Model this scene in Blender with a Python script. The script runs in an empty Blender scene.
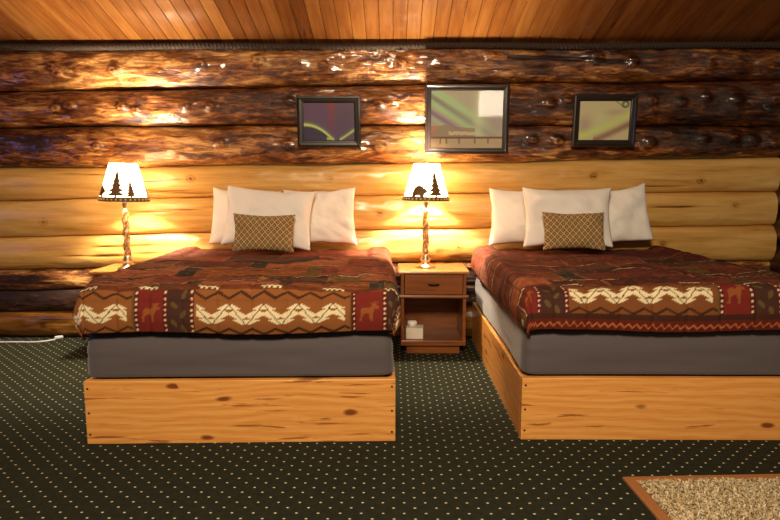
import bpy, bmesh, math, random
import numpy as np
from mathutils import Vector, Matrix
from mathutils.geometry import tessellate_polygon
C = bpy.context.scene.collection
PI = math.pi
rad = math.radians
rng = np.random.default_rng(7)

# ------------------------------------------------------------------ helpers
def s2l(c):
    return tuple(((x/255/12.92) if x/255 <= .04045 else ((x/255+.055)/1.055)**2.4) for x in c)

def tag(o, label=None, cat=None, group=None, kind=None):
    if label: o['label'] = label
    if cat: o['category'] = cat
    if group: o['group'] = group
    if kind: o['kind'] = kind
    return o

def empty(name, loc=(0, 0, 0), rz=0):
    o = bpy.data.objects.new(name, None)
    o.empty_display_size = .1
    C.objects.link(o); o.location = loc; o.rotation_euler = (0, 0, rz)
    return o

def link_mesh(name, me, m, parent=None, smooth=False):
    o = bpy.data.objects.new(name, me); C.objects.link(o)
    if m: me.materials.append(m)
    if parent: o.parent = parent
    if smooth:
        me.polygons.foreach_set('use_smooth', [True]*len(me.polygons))
    return o

def obj(name, bm, m, parent=None, smooth=False, fixn=True):
    if fixn: bmesh.ops.recalc_face_normals(bm, faces=bm.faces)
    me = bpy.data.meshes.new(name); bm.to_mesh(me); bm.free()
    return link_mesh(name, me, m, parent, smooth)

def bx(bm, x0, x1, y0, y1, z0, z1, bev=0.0, seg=2):
    vs = [bm.verts.new((x, y, z)) for x in (x0, x1) for y in (y0, y1) for z in (z0, z1)]
    fs = [bm.faces.new([vs[i] for i in q]) for q in
          ((0, 1, 3, 2), (4, 6, 7, 5), (0, 4, 5, 1), (2, 3, 7, 6), (0, 2, 6, 4), (1, 5, 7, 3))]
    if bev > 0:
        es = list({e for f in fs for e in f.edges})
        bmesh.ops.bevel(bm, geom=es, offset=bev, segments=seg, affect='EDGES', profile=.5)
    return vs

def box(name, x0, x1, y0, y1, z0, z1, m, parent=None, bev=.003):
    bm = bmesh.new(); bx(bm, x0, x1, y0, y1, z0, z1, bev); return obj(name, bm, m, parent)

def lathe(bm, prof, n=40, cap=True, loc=(0, 0, 0)):
    rings = []
    for r, z in prof:
        rings.append([bm.verts.new((loc[0]+r*math.cos(2*PI*i/n), loc[1]+r*math.sin(2*PI*i/n), loc[2]+z)) for i in range(n)])
    for a, b in zip(rings, rings[1:]):
        for i in range(n): bm.faces.new((a[i], a[(i+1) % n], b[(i+1) % n], b[i]))
    if cap:
        bm.faces.new(list(reversed(rings[0]))); bm.faces.new(rings[-1])

def grid_mesh(name, P, cols=None, close_u=False):
    """P (n, m, 3) array -> quad mesh; cols (n, m, 3) sRGB 0..255 -> point colour attribute 'col'"""
    n, m = P.shape[:2]
    me = bpy.data.meshes.new(name)
    idx = np.arange(n*m).reshape(n, m)
    if close_u: idx = np.vstack([idx, idx[:1]])
    q = np.stack([idx[:-1, :-1], idx[1:, :-1], idx[1:, 1:], idx[:-1, 1:]], -1).reshape(-1, 4)
    me.vertices.add(n*m); me.vertices.foreach_set('co', P.reshape(-1).astype(np.float32))
    me.loops.add(q.size); me.loops.foreach_set('vertex_index', q.reshape(-1).astype(np.int32))
    me.polygons.add(len(q)); me.polygons.foreach_set('loop_start', np.arange(0, q.size, 4, dtype=np.int32))
    me.update(calc_edges=True); me.validate()
    if cols is not None: paint(me, cols.reshape(-1, 3))
    return me

def paint(me, c, name='col'):
    x = np.clip(c/255.0, 0, 1)
    lin = np.where(x <= .04045, x/12.92, ((x+.055)/1.055)**2.4)
    a = me.color_attributes.new(name, 'FLOAT_COLOR', 'POINT')
    a.data.foreach_set('color', np.concatenate([lin, np.ones((len(lin), 1))], 1).reshape(-1).astype(np.float32))

def hash2(ix, iy, seed):
    h = (ix.astype(np.int64)*374761393 + iy.astype(np.int64)*668265263 + seed*974634777) & 0xffffffff
    h = ((h ^ (h >> 13))*1274126177) & 0xffffffff
    h = h ^ (h >> 16)
    return (h & 0xffff)/65535.0

def vnoise(x, y, seed=0):
    x, y = np.broadcast_arrays(np.asarray(x, float), np.asarray(y, float))
    ix, iy = np.floor(x), np.floor(y)
    fx, fy = x-ix, y-iy
    fx = fx*fx*fx*(fx*(fx*6-15)+10); fy = fy*fy*fy*(fy*(fy*6-15)+10)
    a = hash2(ix, iy, seed); b = hash2(ix+1, iy, seed); c = hash2(ix, iy+1, seed); d = hash2(ix+1, iy+1, seed)
    return (a*(1-fx)+b*fx)*(1-fy)+(c*(1-fx)+d*fx)*fy - .5

def fbm(x, y, seed=0, oct=4):
    s = 0; a = 1.0
    for o in range(oct):
        s = s + a*vnoise(x*2**o, y*2**o, seed+o*17); a *= .5
    return s

# ------------------------------------------------------------------ materials
class NT:
    def __init__(self, name):
        self.m = bpy.data.materials.new(name); self.m.use_nodes = True
        self.t = self.m.node_tree; self.t.nodes.clear()
    def n(self, typ, ins=None, **kw):
        nd = self.t.nodes.new(typ)
        for k, v in kw.items(): setattr(nd, k, v)
        for k, v in (ins or {}).items(): self.put(nd.inputs[k], v)
        return nd
    def put(self, sock, v):
        if hasattr(v, 'outputs'): v = v.outputs[0]
        if isinstance(v, bpy.types.NodeSocket): self.t.links.new(v, sock)
        else: sock.default_value = v
    def math(self, op, a, b=0.0, c=0.0):
        return self.n('ShaderNodeMath', {0: a, 1: b, 2: c}, operation=op).outputs[0]
    def vmath(self, op, a, b=(0, 0, 0)):
        return self.n('ShaderNodeVectorMath', {0: a, 1: b}, operation=op).outputs[0]
    def mix(self, f, a, b, blend='MIX'):
        nd = self.n('ShaderNodeMix', data_type='RGBA', blend_type=blend)
        self.put(nd.inputs[0], f); self.put(nd.inputs[6], a); self.put(nd.inputs[7], b)
        return nd.outputs[2]
    def ramp(self, f, stops, interp='LINEAR'):
        nd = self.n('ShaderNodeValToRGB', {0: f}); r = nd.color_ramp; r.interpolation = interp
        while len(r.elements) < len(stops): r.elements.new(.5)
        for e, (p, c) in zip(r.elements, stops):
            e.position = p
            e.color = (c, c, c, 1) if isinstance(c, (int, float)) else (*c[:3], 1)
        return nd.outputs[0]
    def noise(self, v, scale, detail=4, rough=.55, dist=0.0):
        return self.n('ShaderNodeTexNoise', {'Vector': v, 'Scale': scale, 'Detail': detail, 'Roughness': rough, 'Distortion': dist}).outputs[0]
    def obj_coord(self, scale=(1, 1, 1), rand=0.0):
        v = self.n('ShaderNodeTexCoord').outputs['Object']
        v = self.vmath('MULTIPLY', v, scale)
        if rand:
            r = self.n('ShaderNodeObjectInfo').outputs['Random']
            v = self.vmath('ADD', v, self.n('ShaderNodeCombineXYZ', {0: self.math('MULTIPLY', r, rand), 1: self.math('MULTIPLY', r, rand*.7), 2: self.math('MULTIPLY', r, rand*1.3)}).outputs[0])
        return v
    def attr(self, name):
        return self.n('ShaderNodeAttribute', attribute_name=name).outputs['Color']
    def bump(self, h, strength=.3, dist=.01):
        return self.n('ShaderNodeBump', {'Strength': strength, 'Distance': dist, 'Height': h}).outputs[0]
    def out(self, col=(.5, .5, .5, 1), rough=.5, normal=None, coat=0, coat_rough=.1, metal=0, sheen=0, spec=.5, **kw):
        p = self.n('ShaderNodeBsdfPrincipled')
        self.put(p.inputs['Base Color'], col if not (isinstance(col, tuple) and len(col) == 3) else (*col, 1))
        self.put(p.inputs['Roughness'], rough); p.inputs['Metallic'].default_value = metal
        p.inputs['Specular IOR Level'].default_value = spec
        p.inputs['Coat Weight'].default_value = coat; p.inputs['Coat Roughness'].default_value = coat_rough
        p.inputs['Sheen Weight'].default_value = sheen
        for k, v in kw.items(): self.put(p.inputs[k], v)
        if normal is not None: self.put(p.inputs['Normal'], normal)
        o = self.n('ShaderNodeOutputMaterial'); self.t.links.new(p.outputs[0], o.inputs[0])
        self.p = p
        return self.m

def col4(c): return (*s2l(c), 1)

def plain(name, c, rough=.5, bumpscale=60, bumpstr=.1, var=.12, **kw):
    t = NT(name); v = t.obj_coord()
    n = t.noise(v, bumpscale, 3)
    c0 = s2l(c)
    cc = t.ramp(n, [(.3, tuple(x*(1-var) for x in c0)), (.7, tuple(min(1, x*(1+var)) for x in c0))])
    return t.out(cc, rough, t.bump(n, bumpstr, .003), **kw)

def mat_bark_log(name='bark_streaked_log', coat=.75, matte=0.0):
    t = NT(name)
    v = t.obj_coord((1, 1, 1), 37.0)
    va = t.vmath('MULTIPLY', v, (5.2, 17, 27))
    a = t.noise(va, 1.0, 10, .72, 1.1)
    big = t.noise(t.vmath('MULTIPLY', v, (1.6, 4, 7)), 1.0, 4, .6, .8)
    fine = t.noise(t.vmath('MULTIPLY', v, (9, 30, 60)), 1.0, 5, .6)
    s = t.math('ADD', t.math('MULTIPLY_ADD', a, 1.25, -.125), t.math('MULTIPLY_ADD', big, .75, -.375))
    s = t.math('ADD', s, t.math('MULTIPLY_ADD', fine, .2, -.1))
    tone = t.attr('tone')          # lighter, barkless stretches / dark knot rings of this very log
    s = t.math('ADD', s, t.math('SUBTRACT', tone, .5))
    c = t.ramp(s, [(.30, s2l((34, 15, 7))), (.43, s2l((76, 36, 14))), (.52, s2l((112, 62, 25))),
                   (.62, s2l((160, 102, 48))), (.76, s2l((214, 166, 100)))])
    return t.out(c, t.ramp(s, [(.35, .42+matte), (.65, .25+matte)]), t.bump(t.math('ADD', a, t.math('MULTIPLY', fine, .5)), .5, .02), coat=coat, coat_rough=.11)

def mat_peeled_log():
    t = NT('peeled_varnished_log')
    v = t.obj_coord((1, 1, 1), 23.0)
    a = t.noise(t.vmath('MULTIPLY', v, (1.0, 8, 13)), 1.0, 7, .6, .5)
    fine = t.noise(t.vmath('MULTIPLY', v, (3, 50, 110)), 1.0, 3, .6)
    s = t.math('ADD', t.math('MULTIPLY', a, .8), t.math('MULTIPLY_ADD', fine, .25, -.05))
    s = t.math('ADD', s, t.math('SUBTRACT', t.attr('tone'), .5))
    c = t.ramp(s, [(.05, s2l((60, 32, 10))), (.22, s2l((134, 86, 30))), (.38, s2l((204, 154, 80))), (.54, s2l((224, 180, 106))), (.75, s2l((240, 204, 138)))])
    return t.out(c, .34, t.bump(a, .25, .015), coat=.35, coat_rough=.2)

def mat_pine():
    t = NT('varnished_pine_board')
    v = t.obj_coord((1, 1, 1), 11.0)
    dist = t.noise(t.vmath('MULTIPLY', v, (1.3, 3, 5)), 1.0, 3, .5)
    z = t.n('ShaderNodeSeparateXYZ', {0: v})
    ph = t.math('ADD', t.math('MULTIPLY', z.outputs[2], 150.0), t.math('MULTIPLY', dist, 26.0))
    w = t.math('MULTIPLY_ADD', t.math('SINE', ph), .5, .5)
    fine = t.noise(t.vmath('MULTIPLY', v, (5, 60, 120)), 1.0, 3, .6)
    s = t.math('ADD', t.math('MULTIPLY_ADD', w, .22, .06), t.math('MULTIPLY', fine, .65))
    c = t.ramp(s, [(.25, s2l((214, 140, 66))), (.5, s2l((230, 160, 82))), (.8, s2l((242, 182, 104)))])
    vo = t.n('ShaderNodeTexVoronoi', {'Vector': t.vmath('ADD', t.vmath('MULTIPLY', v, (4.6, 4.0, 11.0)), t.n('ShaderNodeCombineXYZ', {0: t.math('MULTIPLY', dist, .6), 2: dist}).outputs[0]), 'Scale': 1.0})
    gate = t.math('GREATER_THAN', t.n('ShaderNodeSeparateColor', {0: vo.outputs['Color']}).outputs[0], .5)
    knot = t.math('MULTIPLY', t.math('MULTIPLY', t.n('ShaderNodeMapRange', {0: vo.outputs['Distance'], 1: .21, 2: .11, 3: 0.0, 4: 1.0}).outputs[0], gate), .9)
    c = t.mix(knot, c, col4((112, 48, 16)))
    st = t.noise(t.vmath('MULTIPLY', v, (2.6, 4, 34)), 1.0, 5, .62, .4)
    c = t.mix(t.n('ShaderNodeMapRange', {0: st, 1: .60, 2: .66, 3: 0.0, 4: .75}).outputs[0], c, col4((128, 60, 20)))
    return t.out(c, .38, t.bump(fine, .12, .004), coat=.25, coat_rough=.25)

def mat_ceiling():
    t = NT('varnished_ceiling_planks')
    v = t.obj_coord()
    tone = t.attr('tone')
    vv = t.vmath('ADD', v, t.vmath('MULTIPLY', tone, (9, 31, 5)))
    a = t.noise(t.vmath('MULTIPLY', vv, (22, 1.3, 5)), 1.0, 5, .6, .4)
    s = t.math('ADD', t.math('MULTIPLY', a, .55), t.math('MULTIPLY', tone, .5))
    c = t.ramp(s, [(.25, s2l((84, 44, 16))), (.5, s2l((124, 73, 30))), (.78, s2l((158, 106, 50)))])
    return t.out(c, .26, t.bump(a, .08, .003), coat=.6, coat_rough=.07)

def mat_stained(name, base, gloss=.35):
    t = NT(name)
    v = t.obj_coord((1, 1, 1), 7.0)
    a = t.noise(t.vmath('MULTIPLY', v, (3, 14, 40)), 1.0, 5, .6, .5)
    b = s2l(base)
    c = t.ramp(a, [(.3, tuple(x*.62 for x in b)), (.55, b), (.8, tuple(x*1.35 for x in b))])
    return t.out(c, gloss, t.bump(a, .08, .003), coat=.3, coat_rough=.2)

def mat_carpet():
    t = NT('dotted_green_carpet')
    v = t.n('ShaderNodeTexCoord').outputs['Object']
    xy = t.n('ShaderNodeSeparateXYZ', {0: v})
    S = .0425                         # half spacing of the staggered dots
    wob = t.noise(v, 9.0, 2)
    X = t.math('ADD', t.math('DIVIDE', xy.outputs[0], S), t.math('MULTIPLY_ADD', wob, .25, -.125))
    Y = t.math('DIVIDE', xy.outputs[1], S*.94)
    A = t.math('MULTIPLY', t.math('ADD', X, Y), .5); B = t.math('MULTIPLY', t.math('SUBTRACT', X, Y), .5)
    fa = t.math('SUBTRACT', t.math('FRACT', A), .5); fb = t.math('SUBTRACT', t.math('FRACT', B), .5)
    dx = t.math('ADD', fa, fb); dy = t.math('SUBTRACT', fa, fb)
    d = t.math('SQRT', t.math('ADD', t.math('POWER', t.math('MULTIPLY', dx, 1.0), 2.0), t.math('POWER', t.math('MULTIPLY', dy, 1.25), 2.0)))
    dot = t.n('ShaderNodeMapRange', {0: d, 1: .15, 2: .10, 3: 0.0, 4: 1.0}).outputs[0]
    f1 = t.noise(v, 420.0, 2, .7); f2 = t.noise(v, 30.0, 4, .7)
    base = t.ramp(t.math('ADD', t.math('MULTIPLY', f1, .7), t.math('MULTIPLY', f2, .3)),
                  [(.3, s2l((22, 27, 21))), (.5, s2l((43, 46, 36))), (.72, s2l((68, 67, 52)))])
    c = t.mix(dot, base, col4((236, 222, 176)))
    return t.out(c, .95, t.bump(f1, .6, .006), spec=.05)

def mat_cloth(name, scale=700, rough=.9, bump=.25, sheen=.0, tint=None):
    t = NT(name); v = t.obj_coord()
    c = t.attr('col') if tint is None else tint
    f = t.noise(v, scale, 2, .6)
    if tint is None: c = t.mix(t.math('MULTIPLY', f, .35), c, (.02, .015, .012, 1))
    return t.out(c, rough, t.bump(f, bump, .002), sheen=sheen, spec=.2)

M = {}
M['bark'] = mat_bark_log(); M['bark_matte'] = mat_bark_log('dull_bark_log', .05, .3); M['peeled'] = mat_peeled_log(); M['pine'] = mat_pine(); M['ceiling'] = mat_ceiling()
M['walnut'] = mat_stained('stained_walnut', (136, 80, 40)); M['walnut_top'] = mat_stained('stained_oak_top', (172, 112, 58), .28)
M['rearwood'] = mat_stained('plain_wall_planks', (150, 92, 44))
M['darkpost'] = mat_stained('dark_log_wall', (70, 38, 18))
M['carpet'] = mat_carpet()
M['quilt'] = mat_cloth('woven_lodge_quilt')
M['linen'] = plain('white_cotton', (250, 246, 240), .85, 500, .15, .03, sheen=.2)
M['lumbar'] = mat_cloth('diamond_weave', 900)
M['mattress'] = plain('grey_stretch_fabric', (84, 75, 78), .8, 350, .15, .06, sheen=.3)
M['frame'] = plain('dark_picture_frame', (38, 28, 25), .35, 90, .1, .2, coat=.4)
t_ = NT('printed_photo'); M['print'] = t_.out(t_.mix(t_.math('MULTIPLY', t_.noise(t_.obj_coord(), 60, 2), .06), t_.attr('col'), (.02, .02, .02, 1)), .5)
M['pewter'] = plain('lamp_foot_metal', (228, 212, 182), .28, 40, .05, .1, metal=1)
M['iron'] = plain('dark_bronze_cutout', (116, 82, 46), .6, 90, .1, .2)
M['lace'] = plain('pale_lacing', (232, 205, 150), .6)
M['handle'] = plain('dark_bronze_pull', (46, 32, 22), .35, 80, .1, .2, metal=.8)
M['tissue'] = plain('white_card', (228, 222, 208), .7, 200, .05, .03)
M['rope'] = plain('dark_braid', (58, 44, 34), .9, 140, .5, .4)
M['cord'] = plain('pale_plastic_cord', (206, 206, 214), .4, 60, .0, .02)
M['leather'] = plain('rust_suede_border', (160, 104, 56), .8, 220, .3, .2)
M['screw'] = plain('dark_steel_screw', (52, 34, 22), .5, 100, .1, .2, metal=.4)
M['dark'] = plain('dark_recess', (30, 20, 14), .9)

def mat_column():
    t = NT('twisted_stick_wood'); v = t.obj_coord((1, 1, 1), 5.0)
    a = t.noise(t.vmath('MULTIPLY', v, (60, 60, 42)), 1.0, 4, .6, .6)
    c = t.ramp(a, [(.36, s2l((98, 64, 36))), (.5, s2l((180, 132, 80))), (.64, s2l((236, 200, 148)))])
    return t.out(c, .45, t.bump(a, .4, .004), coat=.2)
M['column'] = mat_column()

def mat_shade():
    t = NT('lit_parchment_shade')
    v = t.obj_coord(); n = t.noise(v, 30, 4)
    em = t.n('ShaderNodeEmission', {'Color': t.ramp(n, [(.3, (1.0, .76, .46)), (.7, (1.0, .83, .56))]), 'Strength': SHADE})
    tr = t.n('ShaderNodeBsdfTranslucent', {'Color': (.85, .70, .48, 1)})
    df = t.n('ShaderNodeBsdfDiffuse', {'Color': (.8, .68, .5, 1)})
    m1 = t.n('ShaderNodeMixShader', {0: .5}); t.t.links.new(tr.outputs[0], m1.inputs[1]); t.t.links.new(df.outputs[0], m1.inputs[2])
    ad = t.n('ShaderNodeAddShader'); t.t.links.new(m1.outputs[0], ad.inputs[0]); t.t.links.new(em.outputs[0], ad.inputs[1])
    o = t.n('ShaderNodeOutputMaterial'); t.t.links.new(ad.outputs[0], o.inputs[0])
    return t.m
SHADE = 8.0; BULB = 185.0
M['shade'] = mat_shade()
def mat_emit(name, c, s):
    t = NT(name); v = t.obj_coord(); n = t.noise(v, 20, 1)
    em = t.n('ShaderNodeEmission', {'Color': (*c, 1), 'Strength': t.math('MULTIPLY_ADD', n, .2*s, .9*s)})
    o = t.n('ShaderNodeOutputMaterial'); t.t.links.new(em.outputs[0], o.inputs[0]); return t.m
M['bulb'] = mat_emit('glowing_bulb', (1, .78, .5), 60)
def mat_glass():
    t = NT('picture_glass')
    f = t.n('ShaderNodeFresnel', {'IOR': 1.5}); g = t.n('ShaderNodeBsdfGlossy', {'Color': (1, 1, 1, 1), 'Roughness': .04})
    tr = t.n('ShaderNodeBsdfTransparent'); mx = t.n('ShaderNodeMixShader')
    t.t.links.new(f.outputs[0], mx.inputs[0]); t.t.links.new(tr.outputs[0], mx.inputs[1]); t.t.links.new(g.outputs[0], mx.inputs[2])
    o = t.n('ShaderNodeOutputMaterial'); t.t.links.new(mx.outputs[0], o.inputs[0]); return t.m
M['glass'] = mat_glass()

# ------------------------------------------------------------------ camera
F = 607.0; PITCH = rad(7.5); H = 1.3; VPX = 394.0
cam = bpy.data.cameras.new('camera'); cam.sensor_width = 36; cam.lens = F/780*36; cam.clip_start = .05
co = bpy.data.objects.new('camera', cam); C.objects.link(co)
co.location = (0, 0, H); co.rotation_euler = (PI/2-PITCH, 0, math.atan((VPX-390)/F))
bpy.context.scene.camera = co

def z_at(py, Y):            # height of the pixel row py on the plane at distance Y
    v = (260-py)/F
    return H + Y*(-math.sin(PITCH)+v*math.cos(PITCH))/(math.cos(PITCH)+v*math.sin(PITCH))
def x_at(px, py, Y):
    v = (260-py)/F
    return (px-VPX)/F*Y/(math.cos(PITCH)+v*math.sin(PITCH))

# ------------------------------------------------------------------ room shell
XL, XR, YB, YW = -4.6, 3.06, -3.6, 4.97
bm = bmesh.new(); vs = [bm.verts.new(p) for p in ((XL-.1, YB-.1, 0), (XR+.3, YB-.1, 0), (XR+.3, YW+.1, 0), (XL-.1, YW+.1, 0))]
bm.faces.new(vs); vs = [bm.verts.new((v.co.x, v.co.y, -.06)) for v in vs]; bm.faces.new(vs[::-1])
tag(obj('floor', bm, M['carpet'], fixn=False), 'dark green carpet with staggered cream dots', None, None, 'structure')

# back wall: backing with nine stacked logs
bm = bmesh.new(); bx(bm, XL, XR+.2, YW-.005, YW+.1, 0, 2.62)
wall = tag(obj('wall_back', bm, M['dark']), 'wall of stacked varnished logs behind the beds', None, None, 'structure')
BT = np.array([[47, 45, 46], [92, 86, 82], [128, 126, 127], [168, 164, 157], [200, 195, 192], [236, 229, 225],
               [269, 262, 260], [290, 284, 282], [311, 306, 304], [341, 340, 340]], float)
XS = np.array([x_at(20, 180, YW), x_at(390, 180, YW), x_at(760, 180, YW)])
Z3 = np.array([[z_at(p, YW) for p in row] for row in BT]); Z3[-1] = 0.0
def bound(k, x):
    t = np.clip((x-XS[0])/(XS[2]-XS[0]), -.15, 1.05)
    a, b, c = Z3[k]; L = a*(1-t)+c*t; q = 4*(b-.5*(a+c))*t*(1-t)
    w = 0.012*vnoise(x*1.7, k*3.3+0*x, 90+k)+.007*vnoise(x*5, k*3.3+0*x, 190+k)
    return L + q + (w if 0 < k < 9 else 0)
def wx(px): return x_at(px, 180, 4.88)
KN = {0: [(60, .5), (66, .35), (205, .5), (262, .6), (325, .45), (402, .5), (590, .6), (626, .5), (700, .4), (120, .4)],
      1: [(62, .5), (76, .55), (127, .5), (140, .4), (190, .5), (213, .5), (292, .6), (380, .5), (546, .5), (563, .6), (645, .55), (674, .5), (698, .6), (727, .55), (766, .55)],
      2: [(100, .5), (222, .55), (289, .5), (380, .4), (531, .6), (556, .55), (646, .5), (699, .55), (729, .6), (748, .55), (770, .4)],
      3: [(190, .6), (330, .55), (593, .5), (700, .35)], 4: [(40, .4), (380, .5), (735, .6)], 5: [(665, .5), (440, .35), (460, .45), (590, .4)], 6: [], 7: [], 8: [(30, .5)]}
xg = np.arange(XL, XR+.01, .016)
NF = 40
for k in range(9):
    zt, zb = bound(k, xg), bound(k+1, xg)
    ph = np.linspace(-PI/2, PI/2, NF+1)
    X = np.repeat(xg[:, None], NF+1, 1); PHI = np.repeat(ph[None], len(xg), 0)
    zc = ((zt+zb)/2)[:, None]; hh = ((zt-zb)/2)[:, None]
    depth = (np.clip((zt-zb)*.36, .05, .115))[:, None]
    sx = np.sign(np.sin(PHI))*np.abs(np.sin(PHI))**.92
    Zz = zc + hh*sx
    prof = np.cos(PHI)**.62
    arc = PHI*hh
    rough = 1.0 if k in (0, 1, 2, 6, 7) else .45
    bulge = (.030*fbm(X*1.6, arc*4+k*9, 31+k, 3) + .014*fbm(X*8, arc*20+k*5, 61+k, 4))*rough
    tone = np.full_like(X, .5)
    kr = random.Random(100+k)
    for px, rel in KN[k]:
        kx = wx(px); rr = np.hypot((X-kx)/1.25, (Zz-(zb+(zt-zb)*rel)[:, None]))
        R0 = (.034 if k < 3 else .02)*kr.uniform(.8, 1.25)
        if k < 3:
            bulge += .033*np.exp(-(rr/R0)**2)*kr.uniform(.7, 1.2)
            bulge -= .010*np.exp(-((rr)/(R0*.28))**2)
        tone -= (.18 if k < 3 else .42)*np.exp(-(rr/(R0*.42))**2) + (.1 if k < 3 else .14)*np.exp(-((rr-R0*1.05)/(R0*.28))**2)
        tone += (.10 if k < 3 else .0)*np.exp(-((rr-R0*.65)/(R0*.22))**2)
    # broad changes of tone along each log
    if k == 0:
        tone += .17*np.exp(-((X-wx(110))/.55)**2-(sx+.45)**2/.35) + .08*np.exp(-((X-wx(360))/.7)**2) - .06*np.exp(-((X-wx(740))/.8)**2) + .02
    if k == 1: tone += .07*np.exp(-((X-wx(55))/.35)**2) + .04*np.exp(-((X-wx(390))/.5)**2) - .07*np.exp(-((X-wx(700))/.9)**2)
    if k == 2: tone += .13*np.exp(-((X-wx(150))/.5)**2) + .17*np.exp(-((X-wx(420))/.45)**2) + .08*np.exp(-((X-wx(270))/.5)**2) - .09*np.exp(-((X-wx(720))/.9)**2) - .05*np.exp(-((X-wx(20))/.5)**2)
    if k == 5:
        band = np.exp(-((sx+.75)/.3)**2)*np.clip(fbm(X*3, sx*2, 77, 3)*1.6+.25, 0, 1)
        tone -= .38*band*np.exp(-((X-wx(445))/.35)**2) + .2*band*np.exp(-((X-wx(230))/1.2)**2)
    if k in (3, 4, 5):   # a few thin drying cracks
        for c in range(5):
            cx = kr.uniform(-3.2, 2.9); cl = kr.uniform(.15, .5); cs = kr.uniform(-.7, .7)
            line = np.exp(-((sx-cs-.05*np.sin(X*7+c))/.035)**2)*np.exp(-((X-cx)/cl)**4)
            tone -= .33*line; bulge -= .006*line
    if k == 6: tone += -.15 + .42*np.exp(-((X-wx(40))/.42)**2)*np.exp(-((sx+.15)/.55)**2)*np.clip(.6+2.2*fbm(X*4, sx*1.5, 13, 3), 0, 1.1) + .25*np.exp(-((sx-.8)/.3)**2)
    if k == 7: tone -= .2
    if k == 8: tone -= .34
    if k == 0:           # long open split on the right of the top log
        x0, x1 = wx(505), wx(655)
        f = np.clip((X-x0)/(x1-x0), 0, 1); cs = .30-.36*f**.8+.04*np.sin(X*6)
        ins = ((X > x0) & (X < x1))*np.sin(PI*np.clip(f, 0.02, .98))**.4
        line = np.exp(-((sx-cs)/(.085-.05*f))**2)*ins
        bulge -= .035*line; tone -= .9*line
    Yy = YW - depth*prof - bulge*np.cos(PHI)**.3
    P = np.stack([X, Yy, Zz], -1)[:, ::-1]
    me = grid_mesh('log', P)
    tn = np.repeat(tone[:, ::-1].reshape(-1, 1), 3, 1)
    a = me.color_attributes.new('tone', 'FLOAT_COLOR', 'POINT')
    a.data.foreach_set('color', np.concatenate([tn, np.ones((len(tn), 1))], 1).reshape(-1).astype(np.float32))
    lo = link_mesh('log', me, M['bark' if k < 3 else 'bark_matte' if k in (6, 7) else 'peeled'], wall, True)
    for x in range(0): pass

# ceiling of narrow planks rising towards the camera
SL = .277
def zc_(y): return 2.358+SL*(4.92-y)
bm = bmesh.new(); tones = []
px_ = XL-.1; W = .102
lay = bm.verts.layers.float_color.new('tone')
prng = random.Random(5)
def cv(x, y, dz, tn):
    v = bm.verts.new((x, y, zc_(y)+dz)); v[lay] = (tn, tn, tn, 1); return v
while px_ < XR+.3:
    tn = .5+prng.gauss(0, .11); g = .0035; y0, y1 = YB-.1, YW+.05
    cols_ = [cv(px_, y, .008, tn) for y in (y0, y1)], [cv(px_+g, y, 0, tn) for y in (y0, y1)], [cv(px_+W-g, y, 0, tn) for y in (y0, y1)], [cv(px_+W, y, .008, tn) for y in (y0, y1)]
    for a, b in zip(cols_, cols_[1:]): bm.faces.new((a[0], a[1], b[1], b[0]))
    px_ += W
back = [bm.verts.new((x, y, zc_(y)+.06)) for x, y in ((XL-.1, YB-.1), (XR+.35, YB-.1), (XR+.35, YW+.05), (XL-.1, YW+.05))]
bm.faces.new(back)
tag(obj('ceiling', bm, M['ceiling'], fixn=False), 'sloping ceiling of narrow varnished planks', None, None, 'structure')

# dark braided trim where the wall meets the ceiling
n = 1500; tt = np.linspace(0, 1, n); ang = np.linspace(0, 2*PI, 13)[:-1]
cx = XL+(XR-XL)*tt
P = np.zeros((n, 13, 3))
for i, a in enumerate(list(ang)+[ang[0]]):
    r = .027*(1+.16*np.cos(2*(a)-cx*210))
    P[:, i, 0] = cx; P[:, i, 1] = 4.868+r*math.cos(a); P[:, i, 2] = 2.326+.9*r*math.sin(a)+.004*np.sin(cx*3.1)
tag(link_mesh('trim_1', grid_mesh('trim_1', P), M['rope'], None, True), 'dark braided strip along top of the log wall', None, None, 'structure')

# side and rear walls (log-coloured boards), a window in the left wall
def wallbox(name, boxes, m, label):
    bm = bmesh.new()
    for b in boxes: bx(bm, *b)
    return tag(obj(name, bm, m), label, None, None, 'structure')
WY0, WY1, WZ0, WZ1 = 1.9, 3.1, .95, 2.0
wallbox('wall_left', [(XL-.12, XL, YB, WY0, 0, 4.9), (XL-.12, XL, WY1, YW, 0, 4.9), (XL-.12, XL, WY0, WY1, 0, WZ0), (XL-.12, XL, WY0, WY1, WZ1, 4.9)], M['rearwood'], 'plank wall on the left')
bm = bmesh.new()
for i in range(10):      # right wall: stacked dark logs seen end-on at the frame's edge
    z0 = .26*i
    vsn = []
    for y in (YB, YW-.01):
        vsn.append([bm.verts.new((XR+.1-.1*math.cos(a)**.7 if abs(a) < PI/2-.01 else XR+.1, y, z0+.13+.13*math.sin(a))) for a in np.linspace(-PI/2, PI/2, 13)])
    for j in range(12): bm.faces.new((vsn[0][j], vsn[1][j], vsn[1][j+1], vsn[0][j+1]))
bx(bm, XR+.1, XR+.2, YB, YW, 0, 4.9)
tag(obj('wall_right', bm, M['darkpost'], smooth=False), 'dark wall on the right', None, None, 'structure')
wallbox('wall_rear', [(XL, XR+.2, YB-.1, YB, 0, 4.9)], M['rearwood'], 'plank wall behind the viewer')
bm = bmesh.new()
for a in ((XL-.09, XL+.02, WY0-.06, WY0+.03, WZ0-.06, WZ1+.06), (XL-.09, XL+.02, WY1-.03, WY1+.06, WZ0-.06, WZ1+.06), (XL-.09, XL+.02, WY0, WY1, WZ0-.06, WZ0+.03),
          (XL-.09, XL+.02, WY0, WY1, WZ1-.03, WZ1+.06), (XL-.07, XL-.03, (WY0+WY1)/2-.02, (WY0+WY1)/2+.02, WZ0, WZ1)): bx(bm, *a)
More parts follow.
